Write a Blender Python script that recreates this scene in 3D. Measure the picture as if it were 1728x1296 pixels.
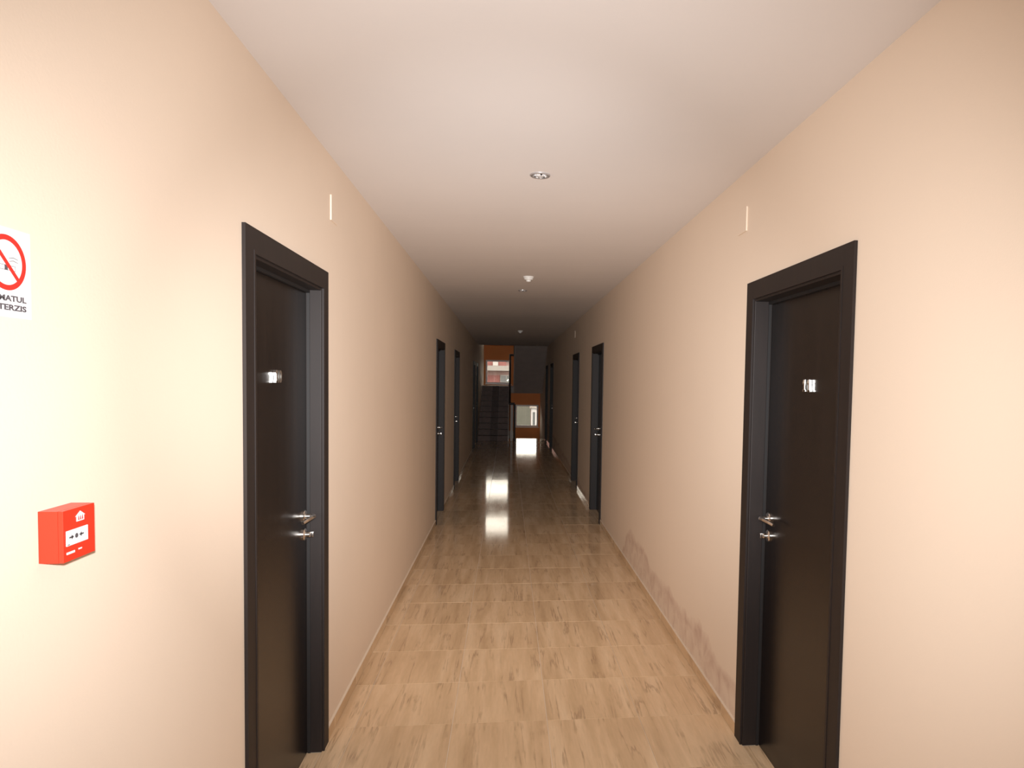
import bpy, bmesh, math, random
from mathutils import Vector, Matrix
random.seed(7)
for o in list(bpy.data.objects): bpy.data.objects.remove(o)
S = bpy.context.scene; C = S.collection

# ------------------------------------------------------------------ camera
EYE = 1.642
cam = bpy.data.cameras.new('camera'); co = bpy.data.objects.new('camera', cam); C.objects.link(co)
cam.sensor_width = 36; cam.lens = 1150 / 1728 * 36
cam.shift_x = -118.73 / 1728; cam.shift_y = 53.31 / 1728
cam.clip_start = .03; cam.clip_end = 500
pit, yaw, rol = -.0482, -.1097, .0175
Rz = Matrix(((math.cos(yaw), math.sin(yaw), 0), (-math.sin(yaw), math.cos(yaw), 0), (0, 0, 1)))
Rx = Matrix(((1, 0, 0), (0, math.cos(pit), math.sin(pit)), (0, -math.sin(pit), math.cos(pit))))
Rr = Matrix(((math.cos(rol), 0, math.sin(rol)), (0, 1, 0), (-math.sin(rol), 0, math.cos(rol))))
M = Rr @ Rx @ Rz
mw = Matrix((M[0], M[2], -M[1])).transposed().to_4x4()
mw.translation = (0, 0, EYE); co.matrix_world = mw
S.camera = co

# ------------------------------------------------------------------ light and exposure
S.view_settings.view_transform = 'Standard'; S.view_settings.look = 'None'
S.view_settings.exposure = 0; S.view_settings.gamma = 1; S.view_settings.use_curve_mapping = False
w = bpy.data.worlds.new('overcast'); S.world = w; w.use_nodes = True
bg = w.node_tree.nodes['Background']; bg.inputs[0].default_value = (1, .945, .84, 1); bg.inputs[1].default_value = 5.5
# the camera's own flash, right above the lens: a hot centre and a wide, weaker spill
def flash(name, power, deg, sx, down):
    fl = bpy.data.lights.new(name, 'SPOT'); fl.energy = power; fl.color = (1, 1, 1)
    fl.spot_size = math.radians(deg); fl.spot_blend = 1; fl.shadow_soft_size = .025
    fo = bpy.data.objects.new(name, fl); C.objects.link(fo)
    fo.location = (0, -.02, EYE + .085); fo.scale = (sx, 1, 1); fo.rotation_euler = (math.radians(90 - down), 0, 0)
flash('flash_centre', 640, 56, 1.0, 3)
flash('flash_spill', 295, 104, 1.1, 7)

# ------------------------------------------------------------------ helpers
def new_mat(name, col, rough=.5, metal=0, spec=.5):
    m = bpy.data.materials.new(name); m.use_nodes = True
    b = m.node_tree.nodes['Principled BSDF']
    b.inputs['Base Color'].default_value = (*col, 1); b.inputs['Roughness'].default_value = rough
    b.inputs['Metallic'].default_value = metal; b.inputs['Specular IOR Level'].default_value = spec
    return m
def N(m, t, **k):
    n = m.node_tree.nodes.new(t)
    for a, v in k.items(): setattr(n, a, v)
    return n
def L(m, a, b): m.node_tree.links.new(a, b)
def bsdf(m): return m.node_tree.nodes['Principled BSDF']
def noisy(m, scale, amt, stretch=(1, 1, 1), bump=0, coord='Object', bscale=None, detail=4):
    """gentle colour variation and optional relief on a plain material"""
    b = bsdf(m); col = b.inputs['Base Color'].default_value[:]
    tc = N(m, 'ShaderNodeTexCoord'); mp = N(m, 'ShaderNodeMapping'); mp.inputs['Scale'].default_value = stretch
    L(m, tc.outputs[coord], mp.inputs['Vector'])
    nz = N(m, 'ShaderNodeTexNoise'); nz.inputs['Scale'].default_value = scale; nz.inputs['Detail'].default_value = detail
    L(m, mp.outputs[0], nz.inputs['Vector'])
    r = N(m, 'ShaderNodeValToRGB'); L(m, nz.outputs['Fac'], r.inputs[0])
    r.color_ramp.elements[0].position = .3; r.color_ramp.elements[1].position = .7
    r.color_ramp.elements[0].color = (*[c * (1 - amt) for c in col[:3]], 1)
    r.color_ramp.elements[1].color = (*[min(1, c * (1 + amt)) for c in col[:3]], 1)
    L(m, r.outputs[0], b.inputs['Base Color'])
    if bump:
        n2 = N(m, 'ShaderNodeTexNoise'); n2.inputs['Scale'].default_value = bscale or scale * 6; n2.inputs['Detail'].default_value = 3
        L(m, mp.outputs[0], n2.inputs['Vector'])
        bp = N(m, 'ShaderNodeBump'); bp.inputs['Strength'].default_value = bump; bp.inputs['Distance'].default_value = .002
        L(m, n2.outputs['Fac'], bp.inputs['Height']); L(m, bp.outputs[0], b.inputs['Normal'])
    return r

def box(bm, x0, x1, y0, y1, z0, z1, bev=0):
    x0, x1 = min(x0, x1), max(x0, x1); y0, y1 = min(y0, y1), max(y0, y1); z0, z1 = min(z0, z1), max(z0, z1)
    v = [bm.verts.new(p) for p in ((x0, y0, z0), (x1, y0, z0), (x1, y1, z0), (x0, y1, z0), (x0, y0, z1), (x1, y0, z1), (x1, y1, z1), (x0, y1, z1))]
    f = [bm.faces.new([v[i] for i in q]) for q in ((3, 2, 1, 0), (4, 5, 6, 7), (0, 1, 5, 4), (1, 2, 6, 5), (2, 3, 7, 6), (3, 0, 4, 7))]
    if bev:
        es = list({e for q in f for e in q.edges})
        bmesh.ops.bevel(bm, geom=es, offset=bev, segments=2, affect='EDGES', profile=.5, clamp_overlap=True)
def tube(bm, p0, p1, r0, r1=None, n=16, caps=True):
    r1 = r0 if r1 is None else r1
    p0, p1 = Vector(p0), Vector(p1); d = (p1 - p0).normalized()
    a = d.orthogonal().normalized(); b = d.cross(a)
    R0 = [bm.verts.new(p0 + r0 * (math.cos(t) * a + math.sin(t) * b)) for t in [2 * math.pi * i / n for i in range(n)]]
    R1 = [bm.verts.new(p1 + r1 * (math.cos(t) * a + math.sin(t) * b)) for t in [2 * math.pi * i / n for i in range(n)]]
    for i in range(n): bm.faces.new((R0[i], R0[(i + 1) % n], R1[(i + 1) % n], R1[i]))
    if caps: bm.faces.new(R0[::-1]); bm.faces.new(R1)
def lathe(bm, c, axis, prof, n=32):
    """prof: list of (r, h) revolved about axis through c"""
    c = Vector(c); d = Vector(axis).normalized(); a = d.orthogonal().normalized(); b = d.cross(a)
    rings = []
    for r, h in prof:
        if r < 1e-6: rings.append([bm.verts.new(c + d * h)])
        else: rings.append([bm.verts.new(c + d * h + r * (math.cos(t) * a + math.sin(t) * b)) for t in [2 * math.pi * i / n for i in range(n)]])
    for A, B in zip(rings, rings[1:]):
        for i in range(n):
            j = (i + 1) % n
            if len(A) == 1 and len(B) == 1: continue
            if len(A) == 1: bm.faces.new((A[0], B[j], B[i]))
            elif len(B) == 1: bm.faces.new((A[i], A[j], B[0]))
            else: bm.faces.new((A[i], A[j], B[j], B[i]))
def prism(bm, pts, axis, h0, h1):
    """pts 2D polygon in the two other axes, extruded along axis index from h0 to h1"""
    def P(p, h):
        q = list(p); q.insert(axis, h); return q
    A = [bm.verts.new(P(p, h0)) for p in pts]; B = [bm.verts.new(P(p, h1)) for p in pts]; n = len(pts)
    bm.faces.new(A[::-1]); bm.faces.new(B)
    for i in range(n): bm.faces.new((A[i], A[(i + 1) % n], B[(i + 1) % n], B[i]))
def obj(name, bm, m, parent=None, smooth=False, loc=None):
    bmesh.ops.recalc_face_normals(bm, faces=bm.faces[:])
    me = bpy.data.meshes.new(name); bm.to_mesh(me); bm.free(); me.materials.append(m)
    o = bpy.data.objects.new(name, me); C.objects.link(o)
    if loc: o.location = loc
    if smooth:
        me.polygons.foreach_set('use_smooth', [True] * len(me.polygons)); me.update()
        try: me.set_sharp_from_angle(angle=math.radians(35))
        except Exception: pass
    if parent: o.parent = parent
    return o
def mesh_copy(src, name, parent, loc, scale=None):
    o = bpy.data.objects.new(name, src.data); C.objects.link(o); o.parent = parent; o.location = loc
    if scale: o.scale = scale
    return o
def empty(name, loc=(0, 0, 0)):
    o = bpy.data.objects.new(name, None); C.objects.link(o); o.location = loc; o.empty_display_size = .1; return o
def tag(o, label=None, cat=None, group=None, kind=None):
    if label: o['label'] = label
    if cat: o['category'] = cat
    if group: o['group'] = group
    if kind: o['kind'] = kind
    return o
def part(name, fn, m, parent, smooth=False):
    bm = bmesh.new(); fn(bm); return obj(name, bm, m, parent, smooth)

# ------------------------------------------------------------------ materials
CREAM = (.88, .73, .595)
m_wall = new_mat('cream_paint', CREAM, .75, spec=.2); noisy(m_wall, 1.6, .018, bump=.12, bscale=160)
m_wallR = new_mat('cream_paint_damp', CREAM, .75, spec=.2)
m_ceil = new_mat('white_ceiling_paint', (.84, .795, .78), .85, spec=.15); noisy(m_ceil, 1.3, .015, bump=.1, bscale=120)
m_orange = new_mat('orange_paint', (.85, .31, .11), .75, spec=.2); noisy(m_orange, 2, .03)
m_wood = new_mat('dark_wenge_laminate', (.0095, .0062, .0056), .27, spec=.45); noisy(m_wood, 7, .28, stretch=(6, 6, .35), bump=.03, bscale=30)
m_frame = new_mat('dark_wenge_frame', (.0165, .0105, .0092), .56, spec=.42); noisy(m_frame, 9, .12, stretch=(5, 5, .5))
m_chrome = new_mat('satin_nickel', (.78, .74, .70), .22, 1)
m_num = new_mat('polished_metal', (.9, .88, .84), .28, 1)
m_grout = new_mat('pale_grout', (.80, .66, .52), .7)
m_white = new_mat('white_plastic', (.88, .86, .83), .4)
m_plate = new_mat('ivory_plastic', CREAM, .6, spec=.3)
m_dark = new_mat('dark_gap', (.012, .010, .010), .6)
m_red = new_mat('red_plastic', (.86, .035, .012), .35)
m_signred = new_mat('sign_red', (.85, .03, .02), .5)
m_ink = new_mat('sign_ink', (.10, .09, .10), .6)
m_paper = new_mat('sign_white', (.93, .91, .93), .45)
m_rail = new_mat('dark_brown_metal', (.035, .018, .012), .4)
m_pale = new_mat('pale_stringer_paint', (.62, .56, .52), .6); noisy(m_pale, 6, .04)
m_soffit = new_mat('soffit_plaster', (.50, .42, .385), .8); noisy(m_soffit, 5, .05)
m_conc = new_mat('concrete', (.35, .33, .31), .8); noisy(m_conc, 8, .12)
m_pvc = new_mat('white_window_frame', (.80, .76, .72), .35); noisy(m_pvc, 14, .02)
m_sill = new_mat('pale_marble_sill', (.82, .77, .70), .25); noisy(m_sill, 10, .06)
m_tileA = new_mat('step_tile_light', (.19, .130, .112), .55, spec=.25); noisy(m_tileA, 9, .12, detail=6)
m_tileB = new_mat('step_tile_dark', (.11, .074, .062), .55, spec=.25); noisy(m_tileB, 9, .15, detail=6)

def floor_tile_material():
    m = new_mat('veined_beige_tile', (.6, .45, .3), .1, spec=.5); b = bsdf(m)
    geo = N(m, 'ShaderNodeNewGeometry'); oi = N(m, 'ShaderNodeObjectInfo')
    # every tile shows another cut of the same print
    sc = N(m, 'ShaderNodeMath', operation='MULTIPLY'); sc.inputs[1].default_value = 37
    L(m, oi.outputs['Random'], sc.inputs[0])
    off = N(m, 'ShaderNodeCombineXYZ'); L(m, sc.outputs[0], off.inputs[2])
    add = N(m, 'ShaderNodeVectorMath', operation='ADD'); L(m, geo.outputs['Position'], add.inputs[0]); L(m, off.outputs[0], add.inputs[1])
    def noise(scale, st, detail, dist=0, rough=.5):
        mp = N(m, 'ShaderNodeMapping'); mp.inputs['Scale'].default_value = st; L(m, add.outputs[0], mp.inputs['Vector'])
        n = N(m, 'ShaderNodeTexNoise'); n.inputs['Scale'].default_value = scale; n.inputs['Detail'].default_value = detail
        n.inputs['Distortion'].default_value = dist; n.inputs['Roughness'].default_value = rough
        L(m, mp.outputs[0], n.inputs['Vector']); return n
    broad = noise(2.2, (5.5, .55, 1), 5, .35)
    r1 = N(m, 'ShaderNodeValToRGB'); L(m, broad.outputs['Fac'], r1.inputs[0])
    e = r1.color_ramp.elements; e[0].position = .26; e[0].color = (0.599, 0.401, 0.231, 1); e[1].position = .74; e[1].color = (0.862, 0.636, 0.416, 1)
    k = r1.color_ramp.elements.new(.52); k.color = (0.755, 0.528, 0.323, 1)
    vein = noise(2.3, (5.6, .36, 1), 5, .22, .55)
    r2 = N(m, 'ShaderNodeValToRGB'); L(m, vein.outputs['Fac'], r2.inputs[0])
    e = r2.color_ramp.elements; e[0].position = .455; e[0].color = (0, 0, 0, 1); e[1].position = .505; e[1].color = (0, 0, 0, 1)
    k = r2.color_ramp.elements.new(.487); k.color = (1, 1, 1, 1)
    msk = noise(5, (1.2, 1, 1), 3)
    mm = N(m, 'ShaderNodeMapRange'); mm.inputs[1].default_value = .42; mm.inputs[2].default_value = .62; L(m, msk.outputs['Fac'], mm.inputs[0])
    mu = N(m, 'ShaderNodeMath', operation='MULTIPLY'); L(m, r2.outputs[0], mu.inputs[0]); L(m, mm.outputs[0], mu.inputs[1])
    mu2 = N(m, 'ShaderNodeMath', operation='MULTIPLY'); L(m, mu.outputs[0], mu2.inputs[0]); mu2.inputs[1].default_value = .6
    mx = N(m, 'ShaderNodeMix', data_type='RGBA'); L(m, mu2.outputs[0], mx.inputs[0]); L(m, r1.outputs[0], mx.inputs[6]); mx.inputs[7].default_value = (.33, .205, .12, 1)
    fine = noise(20, (5, .6, 1), 4)
    r3 = N(m, 'ShaderNodeMapRange'); r3.inputs[3].default_value = .90; r3.inputs[4].default_value = 1.10; L(m, fine.outputs['Fac'], r3.inputs[0])
    mul = N(m, 'ShaderNodeVectorMath', operation='SCALE'); L(m, mx.outputs[2], mul.inputs[0]); L(m, r3.outputs[0], mul.inputs['Scale'])
    L(m, mul.outputs[0], b.inputs['Base Color'])
    # faint waviness and speckle in the glaze
    bn = noise(34, (1, 1, 1), 3); bp = N(m, 'ShaderNodeBump'); bp.inputs['Strength'].default_value = .03; bp.inputs['Distance'].default_value = .0012
    L(m, bn.outputs['Fac'], bp.inputs['Height']); L(m, bp.outputs[0], b.inputs['Normal'])
    rr = N(m, 'ShaderNodeMapRange'); rr.inputs[3].default_value = .05; rr.inputs[4].default_value = .105; L(m, broad.outputs['Fac'], rr.inputs[0]); L(m, rr.outputs[0], b.inputs['Roughness'])
    return m
m_tile = floor_tile_material()

def damp_material(m):
    """cream paint with a permanent tide-marked damp patch low on the wall, y 3.2 .. 6.4"""
    b = bsdf(m); geo = N(m, 'ShaderNodeNewGeometry'); sp = N(m, 'ShaderNodeSeparateXYZ'); L(m, geo.outputs['Position'], sp.inputs[0])
    n1 = N(m, 'ShaderNodeTexNoise'); n1.inputs['Scale'].default_value = 2.6; n1.inputs['Detail'].default_value = 4; n1.inputs['Roughness'].default_value = .6; L(m, geo.outputs['Position'], n1.inputs['Vector'])
    def math_(op, a, c=None, d=None):
        q = N(m, 'ShaderNodeMath', operation=op)
        for i, v in enumerate((a, c, d)):
            if v is None: continue
            if isinstance(v, (int, float)): q.inputs[i].default_value = v
            else: L(m, v, q.inputs[i])
        return q.outputs[0]
    y, z = sp.outputs[1], sp.outputs[2]
    # upper edge of the patch along the wall
    cv = N(m, 'ShaderNodeFloatCurve'); L(m, math_('DIVIDE', math_('SUBTRACT', y, 3.0), 4.0), cv.inputs['Value'])
    c = cv.mapping.curves[0]; c.points[0].location = (0, .20); c.points[1].location = (1, 0)
    for px, py in ((.12, .26), (.30, .27), (.45, .24), (.58, .29), (.70, .33), (.79, .16), (.84, .02)): c.points.new(px, py)
    cv.mapping.update()
    edge = math_('SUBTRACT', math_('ADD', cv.outputs[0], math_('MULTIPLY', math_('SUBTRACT', n1.outputs['Fac'], .5), .30)), z)   # >0 inside
    inside = N(m, 'ShaderNodeMapRange'); inside.inputs[1].default_value = -.03; inside.inputs[2].default_value = .03; L(m, edge, inside.inputs[0])
    tide = N(m, 'ShaderNodeMapRange'); tide.inputs[1].default_value = .0; tide.inputs[2].default_value = .085; tide.inputs[3].default_value = 1; tide.inputs[4].default_value = 0; L(m, edge, tide.inputs[0])
    n2 = N(m, 'ShaderNodeTexNoise'); n2.inputs['Scale'].default_value = 9; n2.inputs['Detail'].default_value = 6; n2.inputs['Distortion'].default_value = .8; L(m, geo.outputs['Position'], n2.inputs['Vector'])
    blot = N(m, 'ShaderNodeMapRange'); blot.inputs[1].default_value = .42; blot.inputs[2].default_value = .68; L(m, n2.outputs['Fac'], blot.inputs[0])
    amt = math_('MULTIPLY', inside.outputs[0], math_('ADD', .12, math_('ADD', math_('MULTIPLY', tide.outputs[0], .34), math_('MULTIPLY', blot.outputs[0], .36))))
    base = N(m, 'ShaderNodeTexNoise'); base.inputs['Scale'].default_value = 1.6; L(m, geo.outputs['Position'], base.inputs['Vector'])
    br = N(m, 'ShaderNodeMapRange'); br.inputs[3].default_value = .98; br.inputs[4].default_value = 1.02; L(m, base.outputs['Fac'], br.inputs[0])
    mx = N(m, 'ShaderNodeMix', data_type='RGBA'); L(m, amt, mx.inputs[0]); mx.inputs[6].default_value = (*CREAM, 1); mx.inputs[7].default_value = (.56, .37, .29, 1)
    sc = N(m, 'ShaderNodeVectorMath', operation='SCALE'); L(m, mx.outputs[2], sc.inputs[0]); L(m, br.outputs[0], sc.inputs['Scale']); L(m, sc.outputs[0], b.inputs['Base Color'])
    nb = N(m, 'ShaderNodeTexNoise'); nb.inputs['Scale'].default_value = 160; L(m, geo.outputs['Position'], nb.inputs['Vector'])
    bp = N(m, 'ShaderNodeBump'); bp.inputs['Strength'].default_value = .12; bp.inputs['Distance'].default_value = .002
    L(m, nb.outputs['Fac'], bp.inputs['Height']); L(m, bp.outputs[0], b.inputs['Normal'])
damp_material(m_wallR)

def glass_material(name='window_glass', tint=.85):
    m = bpy.data.materials.new(name); m.use_nodes = True; nt = m.node_tree; nt.nodes.clear()
    out = N(m, 'ShaderNodeOutputMaterial'); tr = N(m, 'ShaderNodeBsdfTransparent'); tr.inputs[0].default_value = (tint, tint * .98, tint * .95, 1)
    gl = N(m, 'ShaderNodeBsdfGlossy'); gl.inputs['Roughness'].default_value = 0
    fr = N(m, 'ShaderNodeFresnel'); fr.inputs[0].default_value = 1.45
    mx = N(m, 'ShaderNodeMixShader'); L(m, fr.outputs[0], mx.inputs[0]); L(m, tr.outputs[0], mx.inputs[1]); L(m, gl.outputs[0], mx.inputs[2]); L(m, mx.outputs[0], out.inputs[0])
    return m
m_glass = glass_material()
m_glass_rear = glass_material('rear_fill_glass', .25)  # dims the daylight from the added window behind the camera

# ------------------------------------------------------------------ dimensions
XL, XR, H = -.797, 1.088, 2.633
YB, YC, YF = -2.6, 19.0, 19.74          # back wall, end of the low ceiling, edge of the corridor floor
YW = 22.9                               # stairwell end wall
LZ, LOW, TOP = 1.5, -1.36, 5.9          # half landing, lower floor, top of the stairwell
DOORS_L = [(2.162, 3.114), (7.76, 8.74), (10.36, 11.36), (15.9, 16.9), (17.5, 18.45)]
DOORS_R = [(2.059, 3.024), (7.75, 8.79), (10.41, 11.4), (16.27, 17.5), (18.62, 19.58)]
DOORS_R[3] = (16.4, 17.42)
DT = 2.104

# ------------------------------------------------------------------ room shell
def wall(name, X, s, doors, mat):
    def f(bm):
        y = YB
        for a, b in doors:
            a, b = a + .055, b - .055
            box(bm, X, X + s * .16, y, a, 0 if y > -9 else 0, H + .37)
            box(bm, X, X + s * .16, a, b, DT - .055, H + .37)
            y = b
        box(bm, X, X + s * .16, y, YF, 0, H + .37)
        # the same wall goes on around the stairwell, down to the lower floor and up past the next one
        box(bm, X, X + s * .16, YF, YW, LOW, H + .37)
        box(bm, X, X + s * .16, 17.0, YW, H + .37, TOP)
    o = part(name, f, mat, None)
    return o
wl = tag(wall('wall_left', XL, -1, DOORS_L, m_wall), 'cream painted corridor wall with the red alarm box', 'wall', kind='structure')
wr = tag(wall('wall_right', XR, 1, DOORS_R, m_wallR), 'cream painted corridor wall with a damp patch low down', 'wall', kind='structure')
o = part('ceiling', lambda bm: box(bm, XL - .16, XR + .16, YB, YC, H, H + .37), m_ceil, None)
tag(o, 'white corridor ceiling with one spotlight ahead of the other', 'ceiling', kind='structure')
def f(bm):
    box(bm, XL - .16, XR + .16, 17.0, YW + .2, TOP, TOP + .2)
tag(part('ceiling_stairwell', f, m_ceil, None), 'plain white ceiling high over the stairwell', 'ceiling', kind='structure')
tag(part('wall_upper_lobby', lambda bm: box(bm, XL, XR, 16.84, 17.0, H + .37, TOP), m_wall, None), 'cream wall closing the lobby above the corridor', 'wall', kind='structure')

# back wall (behind the camera); its window is added to let in fill daylight
BW = (-.60, .90, .12, 2.45)
def f(bm):
    x0, x1, z0, z1 = BW
    box(bm, XL, x0, YB - .2, YB, 0, H); box(bm, x1, XR, YB - .2, YB, 0, H)
    box(bm, x0, x1, YB - .2, YB, 0, z0); box(bm, x0, x1, YB - .2, YB, z1, H)
tag(part('wall_back', f, m_wall, None), 'cream wall behind the viewer with an added opening for fill daylight', 'wall', kind='structure')

# end wall of the stairwell with three windows
WU = (-.735, .105, 1.555, 2.345); WLo = (.262, 1.035, .125, .868); WT = (-.735, .105, 2.9, 3.62)
def f(bm):
    wins = [WLo, WU, WT]
    zs = [LOW]
    for x0, x1, z0, z1 in wins:
        box(bm, XL, XR, YW, YW + .2, zs[-1], z0)
        box(bm, XL, x0, YW, YW + .2, z0, z1); box(bm, x1, XR, YW, YW + .2, z0, z1)
        zs.append(z1)
    box(bm, XL, XR, YW, YW + .2, zs[-1], TOP)
tag(part('wall_end', f, m_orange, None), 'orange painted end wall of the stairwell', 'wall', kind='structure')

def window(name, W, Y, s, label, glass=None):
    """frame, sash, pane and sill; the wall face is at Y, outdoors on the side s"""
    x0, x1, z0, z1 = W; root = tag(empty(name, ((x0 + x1) / 2, Y + s * .1, z0)), label, 'window', kind='structure'); lx, ly, lz = root.location
    def P(nm, fn, m, par=None):
        bm = bmesh.new(); fn(bm); bmesh.ops.translate(bm, verts=bm.verts[:], vec=(-lx, -ly, -lz)); return obj(nm, bm, m, par or root)
    a, b = Y + s * .10, Y + s * .16
    def fr(bm):
        t = .030
        box(bm, x0, x0 + t, a, b, z0, z1); box(bm, x1 - t, x1, a, b, z0, z1)
        box(bm, x0 + t, x1 - t, a, b, z0, z0 + t); box(bm, x0 + t, x1 - t, a, b, z1 - t, z1)
    P('window_frame', fr, m_pvc)
    def sash(bm):
        t, u = .030, .022; a2, b2 = a + s * .015, b - s * .01
        X0, X1, Z0, Z1 = x0 + t, x1 - t, z0 + t, z1 - t
        box(bm, X0, X0 + u, a2, b2, Z0, Z1); box(bm, X1 - u, X1, a2, b2, Z0, Z1)
        box(bm, X0 + u, X1 - u, a2, b2, Z0, Z0 + u); box(bm, X0 + u, X1 - u, a2, b2, Z1 - u, Z1)
    sh = P('sash', sash, m_pvc)
    P('pane', lambda bm: box(bm, x0 + .048, x1 - .048, Y + s * .128, Y + s * .134, z0 + .048, z1 - .048), glass or m_glass, sh)
    P('sill', lambda bm: box(bm, x0 - .02, x1 + .02, Y - s * .03, Y, z0 - .022, z0 - .001, .003), m_sill)
    return root
window('window_1', WU, YW, 1, 'white framed window over the half landing')
window('window_2', WLo, YW, 1, 'low white framed window beneath the half landing')
window('window_3', WT, YW, 1, 'highest stairwell window above the corridor ceiling line')
window('fill_window', BW, YB, -1, 'added fill light window, unseen behind the viewer', m_glass_rear)

# floor slab and tiles
fl_ = part('floor', lambda bm: box(bm, XL - .16, XR + .16, YB, YF, -.25, -.0035), m_grout, None)
tag(fl_, 'glossy beige floor of veined square tiles', 'floor', kind='structure')
T, X0t, Y0t, J = .4532, -.2436, 3.2349, .0030
meshes = {}
def tile_mesh(wx, wy):
    k = (round(wx, 4), round(wy, 4))
    if k not in meshes:
        bm = bmesh.new(); g = .0012
        box(bm, -wx / 2 + J / 2, wx / 2 - J / 2, -wy / 2 + J / 2, wy / 2 - J / 2, -.0034, -g)
        top = [f for f in bm.faces if f.normal.z > .5 or all(abs(v.co.z + g) < 1e-6 for v in f.verts)]
        r = bmesh.ops.inset_region(bm, faces=top, thickness=.0012, use_even_offset=True)
        for v in {v for f in top for v in f.verts}: v.co.z = 0
        bmesh.ops.recalc_face_normals(bm, faces=bm.faces[:])
        me = bpy.data.meshes.new('tile'); bm.to_mesh(me); bm.free(); me.materials.append(m_tile); meshes[k] = me
    return meshes[k]
cols = [XL, X0t - T, X0t, X0t + T, X0t + 2 * T, XR]
rows = [Y0t + k * T for k in range(-13, 37)]
rows = [YB] + [r for r in rows if YB + .1 < r < YF - .05] + [YF]
for j in range(len(rows) - 1):
    for i in range(len(cols) - 1):
        a, b, c, d = cols[i], cols[i + 1], rows[j], rows[j + 1]
        o = bpy.data.objects.new('tile', tile_mesh(b - a, d - c)); C.objects.link(o); o.parent = fl_
        o.location = ((a + b) / 2, (c + d) / 2, -.0002 - random.random() * .0002)
        o.rotation_euler = (random.gauss(0, .0011), random.gauss(0, .0006), 0)
# cut tiles in the door recesses nearest the camera
for s, X, ds, rec in ((-1, XL, DOORS_L, .07), (1, XR, DOORS_R, .08)):
    for a, b in ds:
        o = bpy.data.objects.new('threshold_tile', tile_mesh(rec + .03, b - a - .18)); C.objects.link(o); o.parent = fl_
        o.location = (X + s * (rec + .03) / 2, (a + b) / 2, -.0003)

# tiled skirting along both walls, one object per tile
def skirting(name, X, s, doors, label):
    root = tag(empty(name, (X, YB, 0)), label, 'baseboard', kind='structure')
    hgt, th = .0614, .009
    y = YB; spans = []
    for a, b in doors: spans.append((y, a)); y = b
    spans.append((y, YF))
    cache = {}
    for a, b in spans:
        cuts = [a] + [Y0t + k * T for k in range(-13, 37) if a + .04 < Y0t + k * T < b - .04] + [b]
        for c, d in zip(cuts, cuts[1:]):
            k = round(d - c, 3)
            if k not in cache:
                bm = bmesh.new(); box(bm, 0, -s * th, -(d - c) / 2 + .001, (d - c) / 2 - .001, .001, hgt - .003, .001)
                cache[k] = obj('skirting_tile', bm, m_tile, root); o = cache[k]
            else: o = mesh_copy(cache[k], 'skirting_tile', root, (0, 0, 0))
            o.location = (0, (c + d) / 2 - YB, 0)
        bm = bmesh.new(); box(bm, 0, -s * (th + .001), a - YB, b - YB, hgt - .003, hgt + .0012)
        obj('grout_bead', bm, m_grout, root)
skirting('baseboard_left', XL, -1, DOORS_L, 'beige tile skirting along the wall with the alarm box')
skirting('baseboard_right', XR, 1, DOORS_R, 'beige tile skirting under the damp patch wall')

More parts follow.
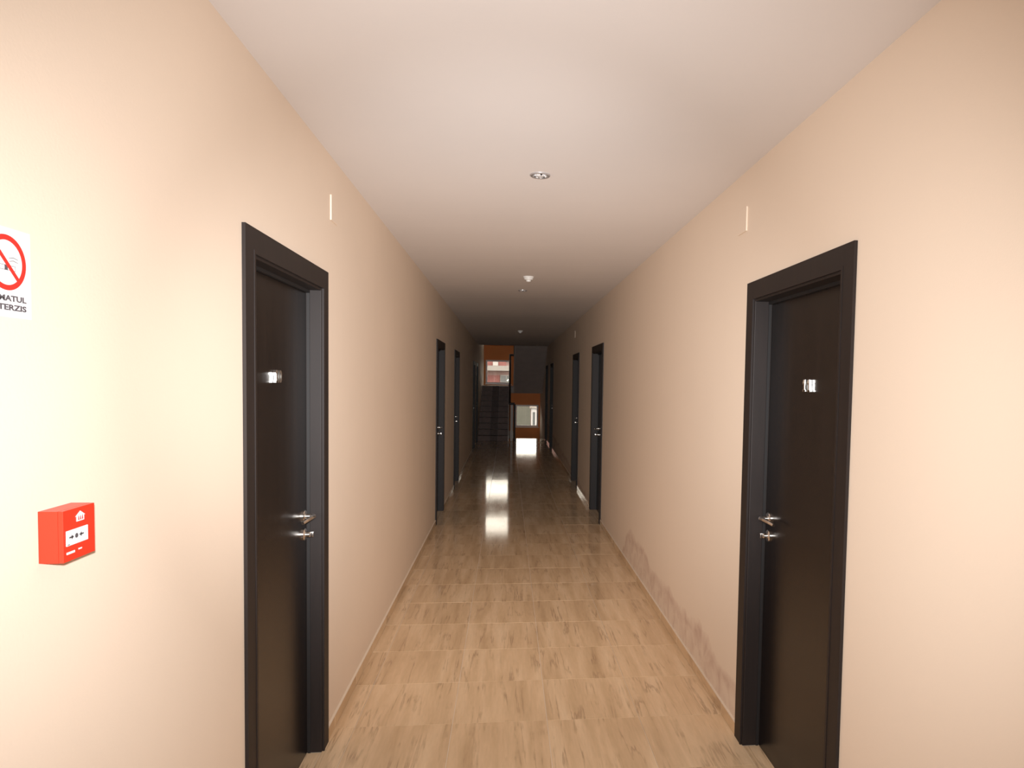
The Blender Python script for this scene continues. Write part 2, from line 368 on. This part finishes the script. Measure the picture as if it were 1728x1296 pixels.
# ------------------------------------------------------------------ doors
def door(name, X, s, y1, y2, rec, label, digits=None, hand=True):
    """X: wall face; s: outward side; the latch is at the far end y2"""
    root = tag(empty(name, (X, (y1 + y2) / 2, 0)), label, 'door', kind='structure'); oy = (y1 + y2) / 2
    def P(nm, fn, m, par=None, smooth=False):
        bm = bmesh.new(); fn(bm); bmesh.ops.translate(bm, verts=bm.verts[:], vec=(-X, -oy, 0)); return obj(nm, bm, m, par or root, smooth)
    cw, pr = .080, .011
    # mitred casing with a raised outer bead: three legs, each its own mesh
    def leg(bm, ya, yb, inner):          # inner = +1 when the opening is at larger y
        oy_, iy = (ya, yb) if inner > 0 else (yb, ya)
        zi = DT - cw
        # quad prism, mitred at the top
        pts = [(oy_, 0.0), (oy_, DT), (iy, zi), (iy, 0.0)]
        prism(bm, pts, 0, X, X - s * pr)
        e = .012 * inner                 # low bead along the inner edge
        prism(bm, [(iy - e, 0.0), (iy - e, zi + .012), (iy, zi), (iy, 0.0)], 0, X - s * pr, X - s * (pr + .002))
    P('casing', lambda bm: leg(bm, y1, y1 + cw, 1), m_frame)
    P('casing', lambda bm: leg(bm, y2 - cw, y2, -1), m_frame)
    def head(bm):
        prism(bm, [(y1, DT), (y2, DT), (y2 - cw, DT - cw), (y1 + cw, DT - cw)], 0, X, X - s * pr)
        prism(bm, [(y1 + cw - .012, DT - cw + .012), (y2 - cw + .012, DT - cw + .012), (y2 - cw, DT - cw), (y1 + cw, DT - cw)], 0, X - s * pr, X - s * (pr + .002))
    P('head_casing', head, m_frame)
    ji = .090                            # inner face of the jamb lining
    xa, xb = X - s * .004, X + s * .15
    P('jamb', lambda bm: box(bm, xa, xb, y1 + .056, y1 + ji, 0, DT - .056, .002), m_frame)
    P('jamb', lambda bm: box(bm, xa, xb, y2 - ji, y2 - .056, 0, DT - .056, .002), m_frame)
    P('head_jamb', lambda bm: box(bm, xa, xb, y1 + ji, y2 - ji, DT - ji, DT - .056, .002), m_frame)
    def stop(bm):
        x0, x1 = X + s * (rec - .014), X + s * (rec - .002)
        box(bm, x0, x1, y1 + ji, y1 + ji + .010, 0.0, DT - ji); box(bm, x0, x1, y2 - ji - .004, y2 - ji, 0.0, DT - ji)
        box(bm, x0, x1, y1 + ji, y2 - ji, DT - ji - .012, DT - ji)
    P('seal', stop, m_dark)
    xf = X + s * rec
    leaf = P('door_leaf', lambda bm: box(bm, xf, xf + s * .04, y1 + ji + .003, y2 - ji - .004, .0008, DT - ji - .004, .0025), m_wood)
    if hand:
        hy, hz = y2 - ji - .048, 1.056
        def handle(bm):
            lathe(bm, (xf, hy, hz), (-s, 0, 0), [(0, 0), (.026, 0), (.026, .006), (.023, .009), (.0115, .010), (.0105, .036), (0, .036)], 24)
            p = [Vector((xf - s * .036, hy + .004, hz)), Vector((xf - s * .044, hy - .012, hz + .001)), Vector((xf - s * .045, hy - .05, hz + .003)), Vector((xf - s * .042, hy - .10, hz + .002)), Vector((xf - s * .036, hy - .138, hz - .002))]
            r = [.0095, .0100, .0092, .0082, .0070]
            for q in range(4): tube(bm, p[q], p[q + 1], r[q], r[q + 1], 12)
        P('door_handle', handle, m_chrome, leaf, True)
        def lock(bm):
            z = hz - .078
            lathe(bm, (xf, hy, z), (-s, 0, 0), [(0, 0), (.026, 0), (.026, .006), (.022, .009), (.012, .0095), (.012, .026), (.010, .028), (0, .028)], 24)
            box(bm, xf - s * .026, xf - s * .040, hy - .003, hy + .003, z - .011, z + .011, .001)
        P('lock_cylinder', lock, m_chrome, leaf, True)
        # hinges on the near edge
        for z in (.25, 1.0, 1.78):
            P('hinge', lambda bm: tube(bm, (xf - s * .006, y1 + ji + .006, z), (xf - s * .006, y1 + ji + .006, z + .09), .006), m_chrome, leaf, True)
    if digits:
        cy, z0, hh, t, d = (y1 + y2) / 2 - (.010 if s > 0 else .002), 1.622, .047, .013, .011
        dirn = 1 if s < 0 else -1        # reading direction along y
        x0, x1 = xf - s * .0003, xf - s * d
        for i, ch in enumerate(digits):
            c = cy + dirn * (i - .5) * .040
            def one(bm):
                box(bm, x0, x1, c - t / 2, c + t / 2, z0, z0 + hh, .001)
                box(bm, x0, x1, c - .013, c + .013, z0, z0 + .008, .001)
                prism(bm, [(c - dirn * t / 2, z0 + hh), (c - dirn * t / 2, z0 + hh - .013), (c - dirn * .0145, z0 + hh - .019), (c - dirn * .0145, z0 + hh - .010)], 0, x0, x1)
            def zero(bm):
                n = 28; zc = z0 + hh / 2; O, I = [], []
                for q in range(n):
                    a = 2 * math.pi * q / n; ca, sa = math.cos(a), math.sin(a)
                    O.append((c + .0155 * ca, zc + hh / 2 * sa)); I.append((c + .0065 * ca, zc + (hh / 2 - .009) * sa))
                vs = [[bm.verts.new((X_, p[0], p[1])) for p in R] for X_ in (x0, x1) for R in (O, I)]
                for q in range(n):
                    r = (q + 1) % n
                    bm.faces.new((vs[0][q], vs[0][r], vs[1][r], vs[1][q])); bm.faces.new((vs[2][q], vs[2][r], vs[3][r], vs[3][q]))
                    bm.faces.new((vs[0][q], vs[0][r], vs[2][r], vs[2][q])); bm.faces.new((vs[1][q], vs[1][r], vs[3][r], vs[3][q]))
            P('door_number', one if ch == '1' else zero, m_num, leaf)
    return root
LBL = ['dark brown door numbered 10 nearest the alarm box', 'second dark door along the alarm box wall', 'third dark door along the alarm box wall, close after the second',
       'fourth dark door along the alarm box wall, far down', 'last dark door on the alarm box wall beside the stairs']
LBR = ['dark brown door numbered 11 nearest the viewer beside the damp patch', 'second dark door beyond the damp patch', 'third dark door on the damp patch wall, its handle catching light',
       'fourth dark door on the damp patch wall', 'last dark door on the damp patch wall before the low window']
n = 0
for i, (a, b) in enumerate(DOORS_L): n += 1; door(f'door_{n}', XL, -1, a, b, .057, LBL[i], '10' if i == 0 else None)
for i, (a, b) in enumerate(DOORS_R): n += 1; door(f'door_{n}', XR, 1, a, b, .072, LBR[i], '11' if i == 0 else None)

# ------------------------------------------------------------------ stairs
RISE, GO, SY = .15, .30, 18.75
SX1 = .02                                # inner edge of the lower flight
st = tag(empty('staircase', (XL, SY, 0)), 'grey tiled staircase rising to the half landing and turning back', 'staircase', kind='structure')
def P(nm, fn, m, smooth=False, par=None):
    bm = bmesh.new(); fn(bm); bmesh.ops.translate(bm, verts=bm.verts[:], vec=(-XL, -SY, 0)); return obj(nm, bm, m, par or st, smooth)
def f(bm):
    for k in range(9): box(bm, XL + .002, SX1, SY + k * GO + .02, SY + (k + 1) * GO + .02, .002, (k + 1) * RISE - .02)
P('flight_core', f, m_conc)
cx = [XL + .003, -.475, -.262, SX1]
for k in range(10):
    for q in range(3):
        mt = m_tileB if q == 1 else m_tileA
        yk = SY + k * GO
        P('riser_tile', lambda bm: box(bm, cx[q] + .0015, cx[q + 1] - .0015, yk, yk + .018, k * RISE + .003, (k + 1) * RISE - .021, .001), mt)
        if k < 9: P('tread_tile', lambda bm: box(bm, cx[q] + .0015, cx[q + 1] - .0015, yk - .015, yk + GO - .002, (k + 1) * RISE - .02, (k + 1) * RISE, .002), mt)
P('stringer', lambda bm: prism(bm, [(SY, .002), (SY + .02, RISE + .02), (SY + 9 * GO, LZ + .01), (SY + 9 * GO, LZ - .22), (SY + .3, .002)], 0, SX1, SX1 + .028), m_pale)
LY = SY + 9 * GO                         # front edge of the landing
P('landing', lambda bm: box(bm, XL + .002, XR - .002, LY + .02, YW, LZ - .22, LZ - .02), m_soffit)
for a, b, mt in ((XL + .003, -.475, m_tileA), (-.475, -.262, m_tileB), (-.262, .14, m_tileA), (.14, .62, m_tileA), (.62, XR - .003, m_tileA)):
    for c, d in ((LY - .015, LY + .72), (LY + .72, YW)):
        P('landing_tile', lambda bm: box(bm, a + .0015, b - .0015, c, d - .002, LZ - .02, LZ, .002), mt)
UX0 = .20                                # inner edge of the upper flight
# upper flight comes back towards the corridor; its sloping underside is what shows
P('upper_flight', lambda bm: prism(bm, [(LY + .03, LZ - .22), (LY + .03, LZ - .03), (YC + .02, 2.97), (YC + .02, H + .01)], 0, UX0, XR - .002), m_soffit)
for k in range(8):
    yk = LY - k * GO
    P('tread_tile', lambda bm: box(bm, UX0 + .001, XR - .003, yk - GO, yk, LZ + (k + 1) * RISE - .03, LZ + (k + 1) * RISE, .002), m_tileA)
P('upper_stringer', lambda bm: prism(bm, [(LY + .03, LZ - .23), (LY + .03, LZ + .04), (YC + .02, 3.02), (YC + .02, H + .002)], 0, UX0 - .028, UX0 - .001), m_pale)
# flight going down on the right
def f(bm):
    for k in range(8): box(bm, UX0, XR - .002, YF + k * .26, YF + (k + 1) * .26 if k < 7 else YW, LOW - .2, -(k + 1) * .17)
P('lower_flight', f, m_conc)
for k in range(8):
    P('tread_tile', lambda bm: box(bm, UX0 + .001, XR - .003, YF + k * .26 + .004, YF + (k + 1) * .26, -(k + 1) * .17 + .001, -(k + 1) * .17 + .02, .002), m_tileA)
P('well_wall', lambda bm: box(bm, XL + .002, UX0 - .002, YF + .001, YW - .001, LOW, -.002), m_pale)
# low pale end pier between the two flights
P('end_pier', lambda bm: box(bm, .085, .155, SY + .10, SY + .22, 0.0005, 1.0, .006), m_pale)

# railing
rl = tag(empty('stair_railing', (.05, SY, 0)), 'dark metal railing stepping up between the stair flights', 'railing')
def PR(nm, fn, m=m_rail, smooth=True, par=None):
    bm = bmesh.new(); fn(bm); bmesh.ops.translate(bm, verts=bm.verts[:], vec=(-.05, -SY, 0)); return obj(nm, bm, m, par or rl, smooth)
X1r, X2r = .062, .196; R_ = .030
PR('newel_post', lambda bm: tube(bm, (X2r, SY + .16, 0.0), (X2r, SY + .16, 1.02), R_ * .9))
def f(bm):
    pts = [(X2r, SY + .16, 1.03), (X1r, SY + .16, 1.03), (X1r, LY + .10, 2.47), (X2r - .0, LY + .10, 2.47), (X2r, YC + .1, 3.80)]
    for a, b in zip(pts, pts[1:]): tube(bm, a, b, R_)
    for a in pts[1:-1]: lathe(bm, a, (0, 0, 1), [(0, -R_)] + [(R_ * math.cos(t), R_ * math.sin(t)) for t in [-1.1, -.55, 0, .55, 1.1]] + [(0, R_)], 12)
PR('handrail', f)
for k in range(1, 10):
    y = SY + k * GO - .10; zr = 1.03 + (y - SY - .16) * (1.44 / (LY - SY - .06))
    PR('baluster', lambda bm: tube(bm, (X1r, y, k * RISE - .09), (X1r, y, zr), .0085, n=8))
PR('landing_post', lambda bm: tube(bm, (X1r, LY + .10, LZ - .1), (X1r, LY + .10, 2.46), .014, n=10))
for k in range(1, 8):
    y = LY - k * GO + .10; zr = 2.47 + (LY + .10 - y) * (1.33 / (LY - YC))
    PR('baluster', lambda bm: tube(bm, (UX0 - .014, y, LZ + k * RISE - .06), (X2r - .01, y, zr), .0085, n=8))

# ------------------------------------------------------------------ things on the walls and ceiling
# fire alarm call point
al = tag(empty('fire_alarm_box', (XL, 1.296, 1.36)), 'red square fire alarm call point with a white label on the cream wall', 'alarm')
ax = XL + .040
def PA(nm, fn, m, par=None, sm=False):
    bm = bmesh.new(); fn(bm); bmesh.ops.translate(bm, verts=bm.verts[:], vec=(-XL, -1.296, -1.36)); return obj(nm, bm, m, par or al, sm)
A0, A1, Z0, Z1 = 1.2510, 1.3410, 1.3150, 1.4050
PA('back_box', lambda bm: box(bm, XL, ax - .0085, A0, A1, Z0, Z1), m_red)
PA('front_cover', lambda bm: box(bm, ax - .0085, ax, A0, A1, Z0, Z1, .0008), m_red)
pn = PA('label_panel', lambda bm: box(bm, ax - .001, ax + .0012, A0 + .007, A1 - .022, Z0 + .027, Z0 + .054, .0008), m_paper)
def f(bm):
    zc = Z0 + .0415; x0, x1 = ax + .0012, ax + .0017
    lathe(bm, (x0, A0 + .034, zc), (1, 0, 0), [(0, 0), (.0042, 0), (.0042, .0005), (0, .0005)], 16)
    for c, d in ((A0 + .014, 1), (A0 + .054, -1)):
        prism(bm, [(c, zc + .0014), (c, zc - .0014), (c + d * .008, zc - .0014), (c + d * .008, zc + .0014)][::d], 0, x0, x1)
        prism(bm, [(c + d * .006, zc + .004), (c + d * .006, zc - .004), (c + d * .0125, zc)][::d], 0, x0, x1)
    box(bm, x0, x1, A0 + .009, A0 + .015, Z0 + .0288, Z0 + .0300)
PA('press_mark', f, m_ink, pn)
def f(bm):
    x0, x1 = ax, ax + .0008; c = A0 + .047; z = Z0 + .0655
    prism(bm, [(c - .0105, z), (c + .0105, z), (c + .0105, z + .009), (c + .0135, z + .009), (c, z + .0175), (c - .0135, z + .009), (c - .0105, z + .009)], 0, x0, x1)
hp = PA('house_mark', f, m_paper)
def f(bm):
    x0, x1 = ax + .0008, ax + .0012; c = A0 + .047; z = Z0 + .0675
    for d in (-.0055, 0, .0055): prism(bm, [(c + d - .0016, z), (c + d + .0016, z), (c + d + .0008, z + .005), (c + d, z + .0085), (c + d - .0010, z + .005)], 0, x0, x1)
PA('flame_mark', f, m_signred, hp)
PA('maker_mark', lambda bm: box(bm, ax, ax + .0006, A0 + .008, A0 + .030, Z0 + .0125, Z0 + .0165), m_paper)
PA('test_slot', lambda bm: box(bm, ax, ax + .0006, A0 + .041, A0 + .050, Z0 + .0145, Z0 + .0170), m_paper)

# no smoking sign
sy, sz = 1.189, 1.8175
sg = tag(empty('no_smoking_sign', (XL, sy, 1.81)), 'white no smoking sign with a red ring above the red alarm box', 'sign')
def PS(nm, fn, m, par=None):
    bm = bmesh.new(); fn(bm); bmesh.ops.translate(bm, verts=bm.verts[:], vec=(-XL, -sy, -1.81)); return obj(nm, bm, m, par or sg)
PS('plate', lambda bm: box(bm, XL, XL + .0010, sy - .055, sy + .0555, 1.731, 1.873), m_paper)
def ring(bm):
    n = 56; x0, x1 = XL + .0010, XL + .0016
    vs = [[bm.verts.new((x, sy + r * math.cos(2 * math.pi * q / n), sz + r * math.sin(2 * math.pi * q / n))) for q in range(n)] for x in (x0, x1) for r in (.0440, .0355)]
    for q in range(n):
        r = (q + 1) % n
        bm.faces.new((vs[2][q], vs[2][r], vs[3][r], vs[3][q])); bm.faces.new((vs[0][q], vs[0][r], vs[2][r], vs[2][q])); bm.faces.new((vs[1][q], vs[1][r], vs[3][r], vs[3][q]))
PS('red_ring', ring, m_signred)
def f(bm):
    a = math.radians(-45); ux, uz = math.cos(a), math.sin(a); w_ = .0034; l = .0375
    prism(bm, [(sy + ux * l - uz * w_, sz + uz * l + ux * w_), (sy - ux * l - uz * w_, sz - uz * l + ux * w_), (sy - ux * l + uz * w_, sz - uz * l - ux * w_), (sy + ux * l + uz * w_, sz + uz * l - ux * w_)], 0, XL + .0013, XL + .0017)
PS('red_slash', f, m_signred)
def f(bm):
    x0, x1 = XL + .0010, XL + .0012
    box(bm, x0, x1, sy - .004, sy + .003, sz - .012, sz - .004)
    for z in (sz - .012, sz - .0045): box(bm, x0, x1, sy - .026, sy + .020, z, z + .0007)
    box(bm, x0, x1, sy + .0195, sy + .0202, sz - .012, sz - .004)
    for dz in (.002, .007): prism(bm, [(sy + .006, sz + dz), (sy + .016, sz + dz + .002), (sy + .026, sz + dz), (sy + .026, sz + dz + .0008), (sy + .016, sz + dz + .003), (sy + .006, sz + dz + .0008)], 0, x0, x1)
PS('cigarette', f, m_ink)
def text_part(name, body, size, loc, width, parent, mat):
    cu = bpy.data.curves.new(name, 'FONT'); cu.body = body; cu.size = size; cu.extrude = .0002; cu.align_x = 'CENTER'; cu.resolution_u = 3; cu.offset = .00045
    t = bpy.data.objects.new(name, cu); C.objects.link(t); bpy.context.view_layer.update()
    dg = bpy.context.evaluated_depsgraph_get(); me = bpy.data.meshes.new_from_object(t.evaluated_get(dg)); bpy.data.objects.remove(t)
    xs = [v.co.x for v in me.vertices]; k = width / (max(xs) - min(xs))
    for v in me.vertices: v.co.x *= k
    me.materials.clear(); me.materials.append(mat)
    o = bpy.data.objects.new(name, me); C.objects.link(o); o.parent = parent
    o.matrix_local = Matrix(((0, 0, 1, loc[0]), (1, 0, 0, loc[1]), (0, 1, 0, loc[2]), (0, 0, 0, 1)))
    return o
text_part('lettering', 'FUMATUL', .0125, (.0011, .001, 1.757 - 1.81), .084, sg, m_ink)
text_part('lettering', 'INTERZIS', .0125, (.0011, .001, 1.7425 - 1.81), .084, sg, m_ink)

# blank cover plates over the doors
def cover(y, z, X, s, label):
    bm = bmesh.new(); box(bm, 0, -s * .007, -.056, .056, -.056, .056, .0015)
    o = obj('cover_plate', bm, m_plate, None, loc=(X, y, z)); tag(o, label, 'cover plate')
cover(3.239, 2.404, XL, -1, 'blank cream cover plate on the alarm box wall, above its nearest door')
cover(3.131, 2.410, XR, 1, 'blank cream cover plate on the damp patch wall, above its nearest door')
cover(11.19, 2.43, XR, 1, 'faint cover plate far off above the third damp wall door')

# recessed spotlights
m_refl = new_mat('spot_reflector', (.86, .86, .88), .25, .35)
m_trim = new_mat('spot_trim', (.50, .49, .50), .3, .6)
m_lens = new_mat('spot_lens', (.85, .82, .78), .1, 0)
def downlight(x, y, label):
    root = tag(empty('ceiling_spotlight', (x, y, H)), label, 'ceiling light', 'recessed spotlights in the corridor ceiling')
    bm = bmesh.new(); lathe(bm, (0, 0, 0), (0, 0, -1), [(.034, -.0), (.049, 0), (.0485, .004), (.044, .007), (.037, .006), (.034, .002), (.034, 0)], 40)
    obj('trim_ring', bm, m_trim, root, True)
    bm = bmesh.new(); lathe(bm, (0, 0, 0), (0, 0, -1), [(.035, .0005), (.028, .001), (.022, .0035), (.016, .0085), (0, .0115)], 12)
    b = obj('bulb_lens', bm, m_refl, root)
    for k in range(9):
        a = 2 * math.pi * k / 9; bm = bmesh.new()
        p = Vector((.0255 * math.cos(a), .0255 * math.sin(a), -.0045)); u = Vector((math.cos(a), math.sin(a), 0)); t = Vector((-math.sin(a), math.cos(a), 0))
        vs = [bm.verts.new(q) for q in (p + u * .006, p + t * .006, p - u * .006, p - t * .006)] + [bm.verts.new(p + Vector((0, 0, -.007))), bm.verts.new(p + Vector((0, 0, .003)))]
        for q in range(4): bm.faces.new((vs[q], vs[(q + 1) % 4], vs[4])); bm.faces.new((vs[q], vs[(q + 1) % 4], vs[5]))
        obj('facet', bm, m_dark if k % 3 == 1 else m_refl, b)
downlight(.142, 3.322, 'chrome recessed spotlight in the ceiling between the numbered doors')
downlight(.148, 7.495, 'small far recessed spotlight just beyond the smoke detector')
def smoke(x, y, label):
    root = tag(empty('smoke_detector', (x, y, H)), label, 'smoke detector', 'smoke detectors on the corridor ceiling')
    bm = bmesh.new(); lathe(bm, (0, 0, 0), (0, 0, -1), [(0, 0), (.050, 0), (.051, .008), (.047, .014), (0, .014)], 36); obj('base', bm, m_white, root, True)
    bm = bmesh.new(); lathe(bm, (0, 0, 0), (0, 0, -1), [(0, .0145), (.044, .0145), (.043, .024), (.036, .031), (0, .031)], 36); b = obj('housing', bm, m_white, root, True)
    bm = bmesh.new(); lathe(bm, (0, 0, 0), (0, 0, -1), [(0, .0312), (.024, .0312), (.022, .044), (.014, .050), (0, .051)], 28); obj('sensor_dome', bm, m_white, b, True)
smoke(.183, 6.515, 'white round smoke detector on the ceiling, the nearer one')
smoke(.229, 13.394, 'faint smoke detector deep in the dark end of the corridor')

# ------------------------------------------------------------------ outdoors, seen through the stairwell windows
m_ground = new_mat('pale_asphalt', (.065, .066, .058), .9, spec=0); noisy(m_ground, .5, .12)
tag(part('ground', lambda bm: box(bm, -60, 60, 23.6, 260, -3.4, -3.2), m_ground, None), 'grey paved ground outside the windows', 'ground', kind='structure')
m_pink = new_mat('pink_render', (.27, .175, .165), .8); noisy(m_pink, 1.2, .06)
m_redr = new_mat('red_render', (.22, .085, .08), .8)
m_band = new_mat('white_render', (.27, .255, .25), .8)
m_fglass = new_mat('far_glass', (.10, .11, .12), .3)
ab = tag(empty('apartment_building', (-6, 60, -3.2)), 'pink and red apartment block seen through the landing window', 'building')
def PB(nm, m, *b):
    bm = bmesh.new(); box(bm, *b); bmesh.ops.translate(bm, verts=bm.verts[:], vec=(6, -60, 3.2)); return obj(nm, bm, m, ab)
PB('wall', m_pink, -12, .55, 60, 70, -3.2, 5.6)
PB('roof', m_band, -12.3, .8, 59.5, 70.3, 5.6, 5.85)
for z in (-.35, 2.55): 
    PB('balcony', m_band, -11.5, .5, 58.9, 60, z, z + .42)
for x in (-11.2, -8.4, -5.6, -1.75): PB('red_panel', m_redr, x, x + 1.05, 59.9, 60, .12, 2.15)
for x in (-11.2, -8.4, -5.6, -1.75): PB('red_panel', m_redr, x, x + 1.6, 59.9, 60, 2.98, 5.0)
def fwin(x0, x1, z0, z1):
    f = PB('window', m_band, x0, x1, 59.86, 60, z0, z1)
    nx = max(1, round((x1 - x0) / .45)); wd = (x1 - x0 - .08) / nx
    for k in range(nx):
        bm = bmesh.new(); box(bm, x0 + .06 + k * wd, x0 + .02 + (k + 1) * wd, 59.84, 59.86, z0 + .08, z1 - .08); bmesh.ops.translate(bm, verts=bm.verts[:], vec=(6, -60, 3.2)); obj('pane', bm, m_fglass, f)
for x in (-9.9, -7.1, -4.3, -.66): fwin(x, x + 1.05, .95, 2.2)
for x in (-9.6, -6.6, -3.6, -.1): fwin(x, x + .55, 3.3, 4.4)
PB('air_conditioner', new_mat('ac_white', (.36, .35, .35), .5), -1.3, -.85, 59.4, 59.9, 2.99, 3.32)
PB('air_conditioner', bpy.data.materials['ac_white'], -.74, -.42, 59.4, 59.9, .45, 1.0)
ob = tag(empty('outbuilding', (2.6, 62, -3.2)), 'small bright white hut outside the low window', 'building')
m_hut = new_mat('white_hut', (.6, .6, .63), .6)
def PH(nm, m, *b):
    bm = bmesh.new(); box(bm, *b); bmesh.ops.translate(bm, verts=bm.verts[:], vec=(-2.6, -62, 3.2)); return obj(nm, bm, m, ob)
PH('wall', m_hut, 2.15, 3.4, 62, 64, -3.2, -.75)
PH('roof', m_conc, 2.0, 3.6, 61.8, 64.2, -.75, -.6)
PH('door', m_fglass, 2.3, 2.5, 61.95, 62, -3.0, -1.1)
